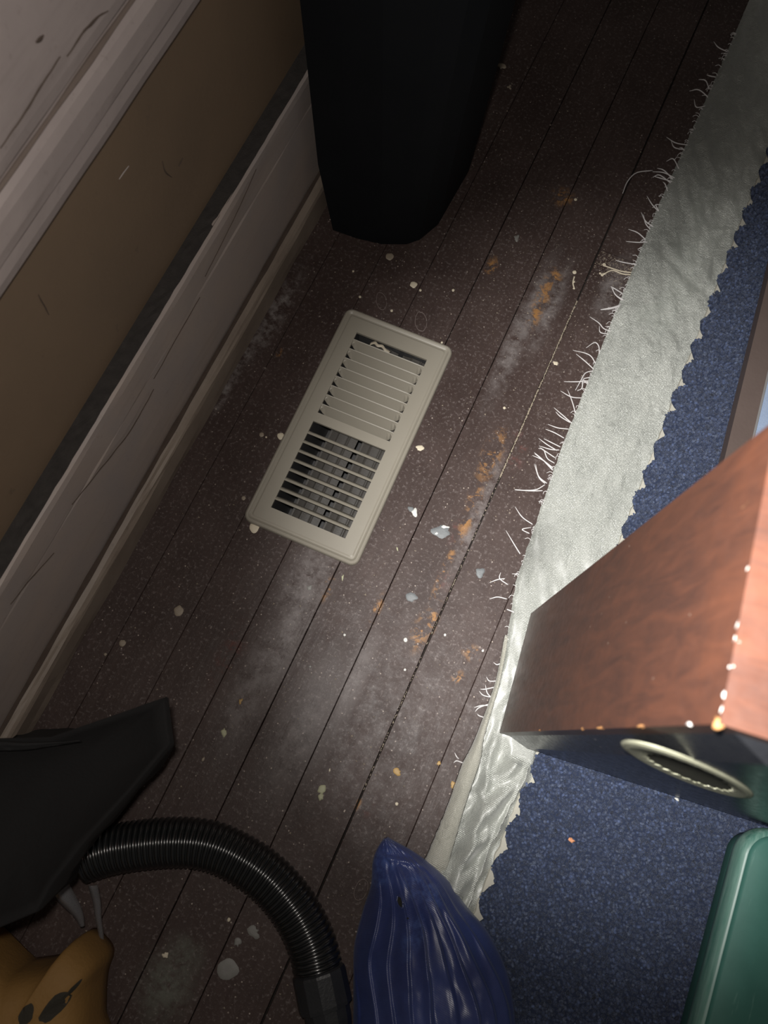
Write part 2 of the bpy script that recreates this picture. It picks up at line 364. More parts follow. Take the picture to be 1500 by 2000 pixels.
# paint drops, each a low dried blob
def drop(px_, py_, r, kind, el=1.0, ang=0.0, rough=.12, h=.0006):
    c = at(px_, py_); R = r * (0.00056); n = 20; V = []; Fc = []; ph = random.uniform(0, 9)
    rad = [R * (1 + rough * noise.noise(Vector((math.cos(2 * math.pi * k / n) * 1.3 + ph, math.sin(2 * math.pi * k / n) * 1.3, ph))) * 2) for k in range(n)]
    for s, z in ((1, .0), (.88, h), (.4, h * 1.15)):
        for k in range(n):
            a = 2 * math.pi * k / n; x = rad[k] * s * math.cos(a) * el; y = rad[k] * s * math.sin(a)
            V.append((c.x + x * math.cos(ang) - y * math.sin(ang), c.y + x * math.sin(ang) + y * math.cos(ang), z + .0001))
    for i in range(2):
        for k in range(n): k2 = (k + 1) % n; Fc.append((i * n + k, i * n + k2, (i + 1) * n + k2, (i + 1) * n + k))
    Fc.append(tuple(2 * n + k for k in range(n)))
    mesh('paint_drop', V, Fc, M_drop[kind], floor, True)
for d in ((808, 556, 8, 'cream'), (821, 567, 3, 'cream'), (885, 567, 3, 'cream'), (761, 501, 9, 'dull'), (1122, 532, 4.5, 'cream'), (1121, 551, 3, 'cream', .6), (1120, 563, 2.5, 'cream', .5),
          (548, 852, 7, 'cream'), (511, 849, 5, 'dull'), (520, 854, 2, 'cream'), (820, 875, 6, 'cream', 1.3, .4, .3), (476, 973, 4.5, 'dull'), (497, 1031, 10, 'cream'),
          (349, 1193, 10, 'dull'), (239, 1256, 6.5, 'dull'), (206, 1278, 3, 'dull'), (810, 1001, 8, 'white', .8, .5, .3), (803, 994, 5, 'blue', 1.2, 0, .3), (862, 1037, 12, 'blue', 1.3, .5, .35), (868, 1030, 4, 'white', 1.8, .3, .4), (853, 1042, 3, 'white', 1.4, .8, .4),
          (938, 1119, 9, 'blue', 1, 0, .28), (804, 1167, 9, 'blue', 1.1, 0, .28), (792, 1250, 4, 'white'), (629, 1544, 8, 'lime', .9, 0, .3), (627, 1556, 6, 'lime', .8, .3, .3), (437, 1430, 7, 'lime', .6, .5, .5),
          (397, 1483, 4, 'dull', .6), (470, 1370, 4.5, 'ochre', .7, 0, .4), (445, 1894, 17, 'grey', 1, 0, .12), (497, 1821, 9, 'grey', 1.1, .6, .5), (464, 1842, 7, 'grey', .8, .4, .4), (447, 1796, 3.5, 'cream', .8),
          (322, 1865, 4, 'cream', 1.4, .6, .5), (1009, 465, 7, 'grey', .9, .2, .5), (979, 130, 8, 'dull', 1.2, 0, .4), (994, 170, 5, 'dull', 1.3, .6, .6), (1124, 390, 3.5, 'cream'), (775, 1570, 3, 'cream'),
          (857, 1492, 4, 'ochre', .8, 0, .4), (776, 1508, 6, 'ochre', 1.2, .4, .35), (887, 1533, 7, 'ochre', 1, 0, .4), (644, 1504, 3, 'cream', .5, .3), (1085, 710, 4, 'cream', 1.4, -.3, .5), (985, 797, 3, 'cream'), (863, 669, 2.5, 'cream'),
          (869, 1240, 2.5, 'white'), (943, 1271, 2.5, 'white'), (791, 1308, 2.5, 'white'), (606, 1302, 2.5, 'grey'), (673, 1240, 2.5, 'white'), (669, 1128, 5, 'lime', .5, .3, .4), (776, 1072, 4, 'lime', .4, .6, .4), (605, 1148, 5, 'grey', 1, 0, .4), (703, 580, 3, 'cream'), (690, 530, 2.5, 'cream'), (765, 607, 3, 'cream')):
    drop(*d)
# splatter with a forked run by the butt joint
for pts in (((1178, 518), (1195, 524), (1215, 530), (1240, 533)), ((1178, 536), (1196, 528), (1216, 535), (1242, 537)), ((1122, 540), (1119, 552), (1122, 565))):
    pp = smoothpath([at(*q, .0004) for q in pts], 12); V, Fc = tube_pts(pp, [.0014 if i == 0 else .0009 for i in range(12)], 6)
    V = [Vector((v.x, v.y, max(.0001, min(v.z, .0009)))) for v in V]; mesh('paint_drip', V, Fc, M_drop['cream'], floor, True)
for q in ((1180, 517, 4), (1176, 537, 3.5), (1172, 534, 2.5)): drop(*q, 'cream')
# whitish scraped patch on the end of that board, fine flakes
V = []; Fc = []
def flake(x, y, r, z=.0006):
    b = len(V); a = random.uniform(0, 6.28); k = random.uniform(.35, 1)
    for t_ in (0, 2.1, 4.2): V.append((x + r * math.cos(a + t_), y + r * k * math.sin(a + t_), z))
    V.append((x, y, z + r * .4)); Fc.extend([(b, b + 1, b + 3), (b + 1, b + 2, b + 3), (b + 2, b, b + 3)])
for k in range(330):
    u = random.random(); s = abs(random.gauss(0, .02)); flake(.339 + u * .052, .648 - s, random.uniform(.0004, .0011))
for k in range(150): flake(.339 + random.random() * .052, random.uniform(.40, .64), random.uniform(.0003, .0008))
for k in range(1500):
    x = random.uniform(.02, .40); y = random.uniform(-.32, .85)
    if abs(x - VX) < .075 and abs(y - VY) < .15: continue
    flake(x, y, min(.0014, random.expovariate(1 / .00038) + .00022))
for k in range(330):
    q = at(random.gauss(1050, 60), random.gauss(560, 75)); flake(q.x, q.y, random.uniform(.0003, .0008))
mesh('paint_speckle', V, Fc, M_drop['dull'], floor, kind='stuff')
# two scraped knots beside the register, a loose scratch line
def outline_ring(name, px_, py_, rx, ry, ang, wid, mat, parent):
    c = at(px_, py_, .0005); pts = []
    for k in range(22):
        a = 2 * math.pi * k / 22; r = 1 + .12 * noise.noise(Vector((math.cos(a) * 2, math.sin(a) * 2, px_)))
        x, y = rx * r * math.cos(a), ry * r * math.sin(a); pts.append(Vector((c.x + x * math.cos(ang) - y * math.sin(ang), c.y + x * math.sin(ang) + y * math.cos(ang), .0003)))
    pts.append(pts[0]); V, Fc = tube_pts(pts, wid, 5); mesh(name, V, Fc, mat, parent, True)
M_knot = flat('dull_knot_rim', (.15, .115, .105))
outline_ring('knot', 822, 628, .007, .013, .5, .0007, M_knot, floor)
outline_ring('knot', 745, 588, .006, .012, .6, .0005, M_knot, floor)
outline_ring('knot', 705, 1738, .006, .010, 0, .0005, M_knot, floor)

# ------------------------------------------------------------------ wall, baseboard, trim
def extrude_y(name, prof, y0, y1, mat, parent=None, kind=None, n=60, wob=0.0, smooth=False):
    V = []; Fc = []; m = len(prof)
    for i in range(n + 1):
        y = y0 + (y1 - y0) * i / n
        for k, (x, z) in enumerate(prof):
            j = noise.noise(Vector((y * 14, k * 3.1, 1))) * wob; V.append((x + j, y, z + noise.noise(Vector((y * 9, k * 2.3, 7))) * wob))
    for i in range(n):
        for k in range(m): k2 = (k + 1) % m; Fc.append((i * m + k, i * m + k2, (i + 1) * m + k2, (i + 1) * m + k))
    Fc += [tuple(range(m)), tuple(n * m + k for k in range(m - 1, -1, -1))]
    bm = bmesh.new(); me = bpy.data.meshes.new(name); me.from_pydata(V, [], Fc); bm.from_mesh(me); bpy.data.meshes.remove(me)
    return bm_obj(name, bm, mat, parent, smooth, kind)
extrude_y('wall_left', [(-.032, -.05), (-.032, 1.5), (-.14, 1.5), (-.14, -.05)], -.7, 1.5, M_wall, kind='structure', n=4)
bb = extrude_y('baseboard_left', [(-.032, .0005), (-.032, .188), (-.0165, .1885), (-.0135, .1865), (-.0125, .180), (-.0130, .150), (-.0138, .148), (-.0135, .145), (-.0130, .08), (-.0132, .0005)], -.65, 1.5, M_base, kind='structure', n=150, wob=.0011)
shoe = [(-.0122, .0005), (-.0118, .041)] + [(-.0118 + .0125 * math.sin(a), .031 + .0125 * math.cos(a) * .9) for a in np.linspace(.25, 1.5, 6)] + [(.0012, .012), (.0012, .0005)]
extrude_y('shoe_moulding', shoe, -.65, 1.5, M_shoe, bb, n=150, wob=.0014)
# dirt packed on the ledge above the baseboard
n = 220; P = np.zeros((n, 5, 3))
for i in range(n):
    y = -.65 + 2.15 * i / (n - 1)
    for k in range(5):
        x = -.0322 + .0165 * k / 4 + (noise.noise(Vector((y * 60, k, 0))) * .001 if k == 4 else 0)
        P[i, k] = (x, y, .1892 + .0022 * (1 - k / 4) + (.0013 * noise.noise(Vector((y * 90, k * 1.7, 4))) if 0 < k < 4 else 0))
grid('ledge_dirt', P, M_grime, bb, smooth=False, kind='stuff')
# wandering cracks in the paint
def crack(name, pts, wid, mat, parent):
    V = []; Fc = []
    pp = smoothpath(pts, 40)
    for i, p in enumerate(pp):
        t = (pp[min(i + 1, 39)] - pp[max(i - 1, 0)]).normalized(); s = Vector((1, 0, 0)).cross(t).normalized()
        ww = wid * (.35 + .65 * math.sin(math.pi * i / 39)) * (.7 + .6 * abs(noise.noise(p * 90)))
        j = noise.noise(p * 70) * wid * 1.2
        V += [p + s * (j - ww), p + Vector((.0006, 0, 0)) + s * j, p + s * (j + ww)]
    for i in range(39): Fc += [(3 * i, 3 * i + 1, 3 * i + 4, 3 * i + 3), (3 * i + 1, 3 * i + 2, 3 * i + 5, 3 * i + 4)]
    mesh(name, V, Fc, mat, parent)
for pts, wd in ((((300, 760), (255, 840), (205, 905), (140, 985)), .0011), (((105, 1080), (60, 1130), (20, 1180)), .0009), (((390, 580), (350, 650), (300, 740)), .0006), (((500, 330), (460, 420), (400, 540)), .0005)):
    crack('paint_crack', [atx(a, b, -.0112) for a, b in pts], wd, M_crack, bb)
# dark gap between baseboard and shoe
pts = [(-.0100, y, .0428 + .0008 * noise.noise(Vector((y * 30, 0, 0)))) for y in np.linspace(-.6, 1.4, 120)]
V, Fc = tube_pts(pts, [.0024 + .0014 * noise.noise(Vector((p[1] * 22, 5, 0))) for p in pts], 5); mesh('gap_dirt', V, Fc, M_crack, bb)
# window apron board high on the wall
tr = extrude_y('trim_1', [(-.032, .378), (-.023, .376), (-.0185, .380), (-.0168, .388), (-.0168, .398), (-.0140, .402), (-.0128, .410), (-.0128, .424), (-.0150, .430), (-.0178, .434), (-.0178, .440), (-.0150, .444), (-.0140, .452), (-.0140, .80), (-.032, .80)], -.65, 1.5, M_trim, kind='structure', n=120, wob=.0007)
for pts, wd in ((((210, 18), (175, 50), (130, 110)), .0012), (((118, 112), (90, 150), (55, 210), (0, 290)), .0010), (((85, 68), (70, 85)), .0016)):
    pp = list(pts)
    if len(pp) == 2: pp.insert(1, ((pp[0][0] + pp[1][0]) / 2 + 2, (pp[0][1] + pp[1][1]) / 2))
    crack('paint_crack', [atx(a, b, -.0138) for a, b in pp], wd, M_crack, tr)
pts = [(-.0172, y, .437) for y in np.linspace(-.6, 1.4, 120)]
V, Fc = tube_pts(pts, [.0021 + .0012 * noise.noise(Vector((p[1] * 18, 9, 0))) for p in pts], 5); mesh('groove_dirt', V, Fc, plain('groove_dirt', (.12, .09, .075), (.17, .135, .115), 60, .9), tr)

wl = bpy.data.objects['wall_left']
for pts, wd, mt in ((((316, 315), (322, 335), (336, 346)), .0008, M_crack), (((349, 326), (353, 318), (357, 308)), .0014, M_crack), (((232, 350), (241, 338), (251, 324)), .0009, M_base), (((75, 575), (88, 600), (95, 615)), .0008, M_crack)):
    crack('wall_mark', [atx(a, b, -.0316) for a, b in pts], wd, mt, wl)

# ------------------------------------------------------------------ floor register
reg = thing('floor_register', 'beige metal floor register with slanted louvers set in the brown floorboards', 'floor register', (VX, VY, 0), VA)
HW, HL, RC = .0697, .145, .010
def rrect(hw, hl, r, n=6):
    out = []
    for cx, cy, a0 in ((hw - r, hl - r, 0), (-hw + r, hl - r, 90), (-hw + r, -hl + r, 180), (hw - r, -hl + r, 270)):
        for k in range(n + 1):
            a = math.radians(a0 + 90 * k / n); out.append((cx + r * math.cos(a), cy + r * math.sin(a)))
    return out
OPEN = [(-.0453, .0453, .0048, .1175), (-.0453, .0453, -.1200, -.0068)]   # upper and lower openings
def faceplate():
    bm = bmesh.new()
    rings = [(0, .0004), (.0003, .0034), (.0012, .0052), (.0026, .0060), (.0040, .0058), (.0054, .0048), (.0066, .0042), (.0080, .0042), (.0096, .0050)]
    vr = []
    for off, z in rings: vr.append([bm.verts.new((x, y, z)) for x, y in rrect(HW - off, HL - off, max(RC - off, .003))])
    m = len(vr[0])
    for a, b in zip(vr, vr[1:]):
        for k in range(m): bm.faces.new((a[k], a[(k + 1) % m], b[(k + 1) % m], b[k]))
    # flat top with two openings: bridge outline to the openings
    holes = []
    for x0, x1, y0, y1 in OPEN: holes.append([bm.verts.new(p) for p in ((x0, y0, .0050), (x1, y0, .0050), (x1, y1, .0050), (x0, y1, .0050))])
    ed = [bm.edges.get((vr[-1][k], vr[-1][(k + 1) % m])) for k in range(m)]
    for h in holes: ed += [bm.edges.new((h[k], h[(k + 1) % 4])) for k in range(4)]
    bmesh.ops.triangle_fill(bm, use_beauty=True, edges=ed)
    for h in holes:
        low = [bm.verts.new((v.co.x, v.co.y, .0015)) for v in h]
        for k in range(4): bm.faces.new((h[k], h[(k + 1) % 4], low[(k + 1) % 4], low[k]))
    return bm_obj('faceplate', bm, M_reg, reg)
fp = faceplate()
def louver(prof, sink=1.0, endw=.5):
    """sheet blade pressed out of the plate: profile (y, z) from its top rim down; both ends rise into the plate"""
    n = 24; m = len(prof); V = []; Fc = []; x0, x1 = -.0458, .0458; th = .0010
    for i in range(n + 1):
        t = i / n; e = min(t, 1 - t) / .09; s = 1 if e >= 1 else math.sin(e * math.pi / 2)
        ring = []
        for y, z in prof: ring.append(Vector((x0 + (x1 - x0) * t, prof[0][0] + (y - prof[0][0]) * (endw + (1 - endw) * s), .0046 + (z - .0046) * (.12 + .88 * s))))
        V += ring + [p + Vector((0, 0, -th)) for p in reversed(ring)]
    M2 = 2 * m
    for i in range(n):
        for k in range(M2): k2 = (k + 1) % M2; Fc.append((M2 * i + k, M2 * i + k2, M2 * i + M2 + k2, M2 * i + M2 + k))
    Fc += [tuple(range(M2)), tuple(n * M2 + k for k in range(M2 - 1, -1, -1))]
    bm = bmesh.new(); me = bpy.data.meshes.new('l'); me.from_pydata([tuple(v) for v in V], [], Fc); bm.from_mesh(me); bpy.data.meshes.remove(me)
    bm_obj('louver', bm, M_reg, reg)
for k in range(8):      # upper half: each blade drops steeply from its far rim towards the near side
    y = .0048 + .0124 + k * .01300
    louver([(y, .0044), (y - .0009, .0040), (y - .0020, .0018), (y - .0078, -.0090)], endw=.82)
for k in range(8):      # lower half: a flat lip along the near rim, then steeply away
    y = -.1200 + .0102 + k * .01235
    louver([(y, .0046), (y + .0026, .0040), (y + .0040, .0026), (y + .0075, -.0070)])
# duct boot with five damper blades inside
bm = bmesh.new()
for b in ((-.0480, -.0462, -.125, .125), (.0462, .0480, -.125, .125), (-.048, .048, -.1268, -.125), (-.048, .048, .125, .1268)): bm_box(bm, *b, -.095, .0012)
bm_box(bm, -.048, .048, -.1268, .1268, -.097, -.095)
bm_obj('duct_box', bm, M_duct, reg)
for xa, xb, zc in ((-.0275, .0070, -.022), (.0130, .0456, -.022)):
    P = np.zeros((2, 33, 3))
    for i, y in enumerate((-.124, .124)):
        for j in range(33):
            s_ = j / 32; w_ = (xb - xa); P[i, j] = (xa + s_ * w_, y, zc + .0030 * math.sin(s_ * math.pi) + .0013 * max(0, math.cos(s_ * w_ / .0120 * 2 * math.pi)) ** 5)
    o = grid('damper_blade', P, M_damper, reg, smooth=False)
    o.modifiers.new('t', 'SOLIDIFY').thickness = .0008
lp = smoothpath([(-.026, .1125, -.001), (-.021, .1150, .0012), (-.016, .1128, .0015), (-.011, .1142, .0015), (-.006, .1112, .0012), (.000, .1110, -.001)], 24)
P = np.zeros((24, 2, 3))
for i, p in enumerate(lp): P[i, 0] = (p.x, p.y + .0018, p.z + .0008); P[i, 1] = (p.x, p.y - .0018, p.z)
o = grid('damper_lever', P, M_lever, reg, label='small wavy tan damper lever'); o.modifiers.new('t', 'SOLIDIFY').thickness = .001

# ------------------------------------------------------------------ rug
rug = thing('area_rug', 'navy looped rug with a wide frayed silver-grey cloth border on the floorboards', 'rug', (.45, .3, 0))
rug.location = (0, 0, 0)
_y = np.array([-.60, -.085, .026, .129, .216, .381, .545, .742, 1.023, 1.25]); _x = np.array([.424, .427, .427, .418, .398, .388, .385, .383, .388, .390])
def xl(y): return np.interp(y, _y, _x)
def xp(y): return .487
ny, nx = 480, 70
ys = np.linspace(-.55, 1.2, ny); us = np.linspace(0, 1, nx); P = np.zeros((ny, nx, 3))
for i, y in enumerate(ys):
    x0 = xl(y) + .0012 * noise.noise(Vector((y * 120, 0, 0))) + .0006 * noise.noise(Vector((y * 420, 0, 0))); x1 = .505
    lo = 1 - float(sst(.02, .17, y))
    for j, u in enumerate(us):
        x = x0 + (x1 - x0) * u
        q = Vector((x * 26 + y * 10, y * 13, 0))
        rg = 1 - abs(noise.noise(Vector((x * 70 + y * 30, y * 26 - x * 12, 1.5)))) * 2; z = .0030 + .0020 * noise.noise(q) + .0013 * noise.noise(Vector((x * 90 + y * 20, y * 34, 4))) + .0022 * max(0, rg - .35) * (.5 + noise.noise(Vector((x * 30, y * 14, 3))))
        z += .0012 * max(0, noise.noise(Vector((x * 60 + y * 35, y * 22 - x * 20, 9)))) * 2
        # lower end: lengthwise gathers
        rel = (x - x0) / .07
        a = .0085 * math.exp(-((rel - .52 - .10 * math.sin(y * 22)) / .2) ** 2) + .004 * math.exp(-((rel - .30 + .1 * math.sin(y * 30)) / .07) ** 2)
        a += .0045 * math.exp(-((rel - .73 - .06 * math.sin(y * 25)) / .045) ** 2) * (1 if rel < .73 + .06 * math.sin(y * 25) else .25)
        a += .0022 * math.sin((x * 1.0 - y * .55) * 260 + 3 * noise.noise(Vector((x * 40, y * 20, 2)))) * math.exp(-((rel - .5) / .35) ** 2)
        z += lo * max(a, 0) * 1.7
        # seam ridge along the middle of the upper part
        z += (1 - lo) * .0022 * math.exp(-((u - .66 - .03 * math.sin(y * 12)) / .035) ** 2) * (0.5 + noise.noise(Vector((y * 16, 1, 1))))
        z += (1 - lo) * .0012 * float(sst(.668, .664, y + .06 * (u - .3)))
        z *= float(sst(-.02, .05, u)) * .8 + .2
        if u > .9: z = z * (1 - (u - .9) * 6) + .004 * (u - .9) * 6
        z = min(z, .0100) if (x > .432 and .04 < y < .21) else z; z = min(z, .0120) if y < -.10 else z; P[i, j] = (x, y, max(z, .0012))
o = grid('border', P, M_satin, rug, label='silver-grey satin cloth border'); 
# cloth folded back over itself along the lower edge
fo = [(988, 1240), (968, 1335), (930, 1440), (902, 1497), (875, 1574), (836, 1668), (800, 1750), (770, 1850)]
fi = [(995, 1240), (977, 1332), (946, 1437), (937, 1489), (906, 1580), (873, 1695), (840, 1790), (812, 1880)]
A = smoothpath([at(*q, .006) for q in fo], 90); B = smoothpath([at(*q, .012) for q in fi], 90); P = np.zeros((90, 12, 3))
for i in range(90):
    for j in range(12):
        t_ = j / 11; p = A[i].lerp(B[i], t_); h = .0035 + .0095 * math.sin(math.pi * min(t_ * .75, 1)) * min(1, i / 30) * (1 if p.y > -.085 else .5)
        if j == 11: p = p + Vector((.0008 * noise.noise(Vector((i * .9, 0, 0))), 0, 0))
        if j == 0: p = p + Vector((.0010 * noise.noise(Vector((i * .7, 3, 0))), 0, 0)); h = .0012
        P[i, j] = (p.x, p.y, h + .001 * noise.noise(Vector((p.x * 60, p.y * 40, 0))))
o = grid('folded_edge', P, M_fold, rug, label='dull beige turned-over strip of the border'); o.modifiers.new('t', 'SOLIDIFY').thickness = .0008
# backing under the pile
def edge_x(y, seed=0):
    ph = (y - .012) / .0345; t_ = abs((ph % 1) - .5) * 2        # triangle teeth
    return .4805 + .0125 * (1 - math.sqrt(max(0, 1 - (1 - t_) ** 2))) ** .75 + .0025 * noise.noise(Vector((y * 75, seed, 0)))
vy = np.linspace(-.55, 1.2, 500); V = []; Fc = []
for y in vy:
    e = .4845 + .0022 * noise.noise(Vector((y * 110, 7, 7))) + (-.003 if y < .06 else 0)
    V += [(e, y, .0045), (e + .0007, y, .0078), (1.0, y, .0078), (1.0, y, .0015)]
for i in range(len(vy) - 1):
    for k in range(3): Fc.append((4 * i + k, 4 * i + k + 1, 4 * i + 5 + k, 4 * i + 4 + k))
mesh('backing', V, Fc, M_back, rug, label='cream backing showing at the cut edge')
V = []; Fc = []
for y in vy:
    e = edge_x(y) + .0016; V += [(e, y, .0080), (e + .0005, y, .0098), (1.0, y, .0098)]
for i in range(len(vy) - 1):
    for k in range(2): Fc.append((3 * i + k, 3 * i + k + 1, 3 * i + 4 + k, 3 * i + 3 + k))
mesh('pile_base', V, Fc, M_pilebase, rug, kind='stuff')
# looped tufts: every loop a small squashed knot
bmi = bmesh.new(); bmesh.ops.create_icosphere(bmi, subdivisions=1, radius=1.0)
IV = np.array([v.co[:] for v in bmi.verts]); IF = np.array([[v.index for v in f.verts] for f in bmi.faces]); bmi.free()
pitch = .0033; pts = []
for r, y in enumerate(np.arange(-.42, 1.02, pitch * .866)):
    xs = np.arange(.47 + (r % 2) * pitch / 2, .83, pitch)
    for x in xs:
        yy = y + random.uniform(-1, 1) * .0013; xx = x + random.uniform(-1, 1) * .0013
        if xx < edge_x(yy) + .0010: continue
        if xx > .60 and yy > .42 : continue
        pts.append((xx, yy))
pts = np.array(pts); nt = len(pts)
sc_ = rng.uniform(.0014, .0023, nt); asp = rng.uniform(.75, 1.35, nt); ang = rng.uniform(0, math.pi, nt); zz = .0105 + rng.uniform(-.0008, .0014, nt)
tilt = rng.normal(0, .5, (nt, 2)); jit = rng.uniform(.8, 1.2, (nt, 12, 1))
L = IV[None] * jit; X = L[..., 0] * (sc_ * asp)[:, None]; Y = L[..., 1] * (sc_ / asp)[:, None]; Z = L[..., 2] * (sc_ * .95)[:, None]
Z = Z + X * tilt[:, :1] * .5 + Y * tilt[:, 1:] * .5
Wv = np.stack([pts[:, :1] + X * np.cos(ang)[:, None] - Y * np.sin(ang)[:, None], pts[:, 1:] + X * np.sin(ang)[:, None] + Y * np.cos(ang)[:, None], zz[:, None] + Z], -1).reshape(-1, 3)
Ff = (IF[None] + (np.arange(nt) * 12)[:, None, None]).reshape(-1, 3)
me = bpy.data.meshes.new('pile'); me.vertices.add(len(Wv)); me.vertices.foreach_set('co', Wv.ravel()); me.loops.add(Ff.size); me.loops.foreach_set('vertex_index', Ff.ravel().astype(np.int32))
me.polygons.add(len(Ff)); me.polygons.foreach_set('loop_start', np.arange(0, Ff.size, 3, dtype=np.int32)); me.update(calc_edges=True); me.validate()
ta = me.attributes.new('tint', 'FLOAT_COLOR', 'POINT'); tv = np.repeat(np.clip(rng.lognormal(-.30, .33, nt), .15, 1.6), 12) * (.72 + .28 * np.tile(np.clip(IV[:, 2], -1, 1), nt)); ta.data.foreach_set('color', np.stack([tv, tv, tv, np.ones_like(tv)], 1).astype(np.float32).ravel())  # random tone per tuft; undersides painted darker as shading, for relief
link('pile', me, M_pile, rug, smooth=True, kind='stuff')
# frayed threads along the border edge
def thread(pts, r=.00075, z0=.003):
    w3 = []
    for i, q in enumerate(pts): w3.append(at(q[0], q[1], .0012 + z0 * math.sin(math.pi * (i + .3) / len(pts))))
    pp = smoothpath(w3, 14); pp = [Vector((p.x, p.y, max(p.z, .0008))) for p in pp]
    V, Fc = tube_pts(pp, [r * (.45 + .55 * min(1, (13 - i) / 5)) for i in range(14)], 5); mesh('loose_thread', V, Fc, M_thread, rug, True)
Z4 = lambda *p: [(950 + a * .2333, 550 + b * .2333) for a, b in p]
TH_ = [Z4((1050, 415), (985, 395), (940, 345), (865, 295)), Z4((1030, 440), (955, 425), (945, 370)), Z4((945, 605), (940, 540), (905, 510), (835, 555)), Z4((915, 690), (880, 630), (830, 600), (725, 575)), Z4((905, 740), (830, 670), (750, 605)),
       Z4((905, 745), (830, 765), (790, 830), (745, 910)), Z4((870, 800), (810, 820), (800, 890), (760, 915)), Z4((860, 830), (760, 838), (650, 838)), Z4((800, 975), (710, 965), (620, 915)), Z4((745, 1100), (720, 1010), (680, 905)),
       Z4((715, 1185), (640, 1120), (565, 1055)), Z4((700, 1180), (620, 1130), (580, 1090)), Z4((690, 1235), (600, 1225), (515, 1195)), Z4((650, 1310), (570, 1265), (495, 1235)), Z4((620, 1385), (550, 1350), (480, 1315)), Z4((610, 1410), (540, 1405), (440, 1375)), Z4((570, 1520), (510, 1480), (480, 1410), (435, 1395)),
       Z4((555, 1575), (480, 1500), (385, 1455)), Z4((555, 1580), (470, 1490), (400, 1430)), Z4((490, 1690), (440, 1640), (400, 1525)), Z4((490, 1700), (420, 1740), (330, 1748), (235, 1740)), Z4((470, 1750), (380, 1752), (240, 1745)),
       Z4((1160, 160), (1080, 110), (1055, 50)), Z4((1140, 100), (1075, 60), (1040, 40)), Z4((1130, 190), (1060, 215), (955, 235)), Z4((1120, 200), (1050, 225), (1020, 215))]
Z7 = lambda *p: [(1000 + a * .45, b * .45) for a, b in p]
TH_ += [Z7((710, 775), (660, 750), (610, 745)), Z7((700, 790), (650, 775), (615, 765)), Z7((700, 780), (660, 740), (630, 730)), Z7((690, 795), (640, 760), (610, 770)), Z7((725, 735), (700, 690), (670, 700)), Z7((645, 925), (610, 890), (585, 850)), Z7((640, 920), (625, 890), (650, 890)), Z7((615, 985), (580, 960), (560, 920)), Z7((600, 995), (580, 970), (570, 930)),
        Z7((580, 1040), (545, 1010), (505, 995)), Z7((590, 1050), (550, 1052), (495, 1048)), Z7((765, 630), (710, 620), (670, 595)), Z7((750, 650), (705, 640), (690, 610)), Z7((850, 420), (810, 390), (770, 395)), Z7((855, 385), (840, 350), (810, 345)), Z7((935, 225), (895, 205), (875, 180)), Z7((840, 460), (800, 465), (790, 430)), Z7((885, 335), (860, 330), (845, 325)), Z7((675, 830), (665, 800), (655, 790)),
        Z7((480, 1305), (450, 1280), (430, 1245)), Z7((470, 1330), (430, 1340), (385, 1345)), Z7((550, 1150), (490, 1140), (450, 1130)), Z7((610, 740), (540, 750), (500, 790), (480, 840))]
Z6 = lambda *p: [(900 + a * .4, 850 + b * .4) for a, b in p]
TH_ += [Z6((350, 435), (300, 400), (265, 350)), Z6((290, 580), (265, 540), (220, 465)), Z6((335, 480), (300, 460), (345, 450)), Z6((215, 700), (180, 705), (140, 720)), Z6((230, 730), (190, 700), (195, 670)), Z6((470, 75), (420, 45), (380, 15)), Z6((460, 110), (400, 70), (385, 60)), Z6((450, 160), (400, 120), (360, 90)), Z6((420, 235), (380, 200), (365, 140)),
        Z6((225, 800), (180, 790), (140, 800)), Z6((225, 850), (270, 870), (310, 900)), Z6((220, 990), (250, 1000), (280, 960)), Z6((215, 1100), (180, 1120), (160, 1110)), Z6((200, 1110), (250, 1150), (290, 1135)), Z6((210, 1090), (245, 1080), (240, 1160)), Z6((180, 1200), (140, 1200), (125, 1180)), Z6((190, 1200), (230, 1200), (280, 1190)), Z6((165, 1230), (120, 1240), (95, 1240)), Z6((150, 1280), (110, 1270), (90, 1250)), Z6((140, 1320), (100, 1320), (65, 1330)), Z6((145, 1310), (90, 1330), (70, 1350)),
        Z6((120, 1380), (90, 1370), (80, 1360)), Z6((110, 1460), (150, 1480), (140, 1560), (90, 1590)), Z6((100, 1400), (140, 1400), (170, 1385)), Z6((60, 1700), (70, 1730), (40, 1780)), Z6((-10, 1580), (-20, 1570), (-30, 1550)), Z6((10, 1600), (-20, 1590), (-35, 1600)), Z6((160, 1290), (130, 1260), (120, 1220))]
for t_ in TH_: thread(t_)
for k in range(120):      # short fray along the whole edge
    y = random.uniform(.16, 1.05); x = float(xl(y)); a = random.gauss(math.pi, .7); l = random.uniform(.002, .007)
    pp = smoothpath([(x + .002, y, .002), (x + l * .5 * math.cos(a), y + l * .5 * math.sin(a), .0025), (x + l * math.cos(a + .6), y + l * math.sin(a + .6), .0012)], 6)
    V, Fc = tube_pts(pp, .00042, 4); mesh('frayed_end', V, Fc, M_thread, rug, True)

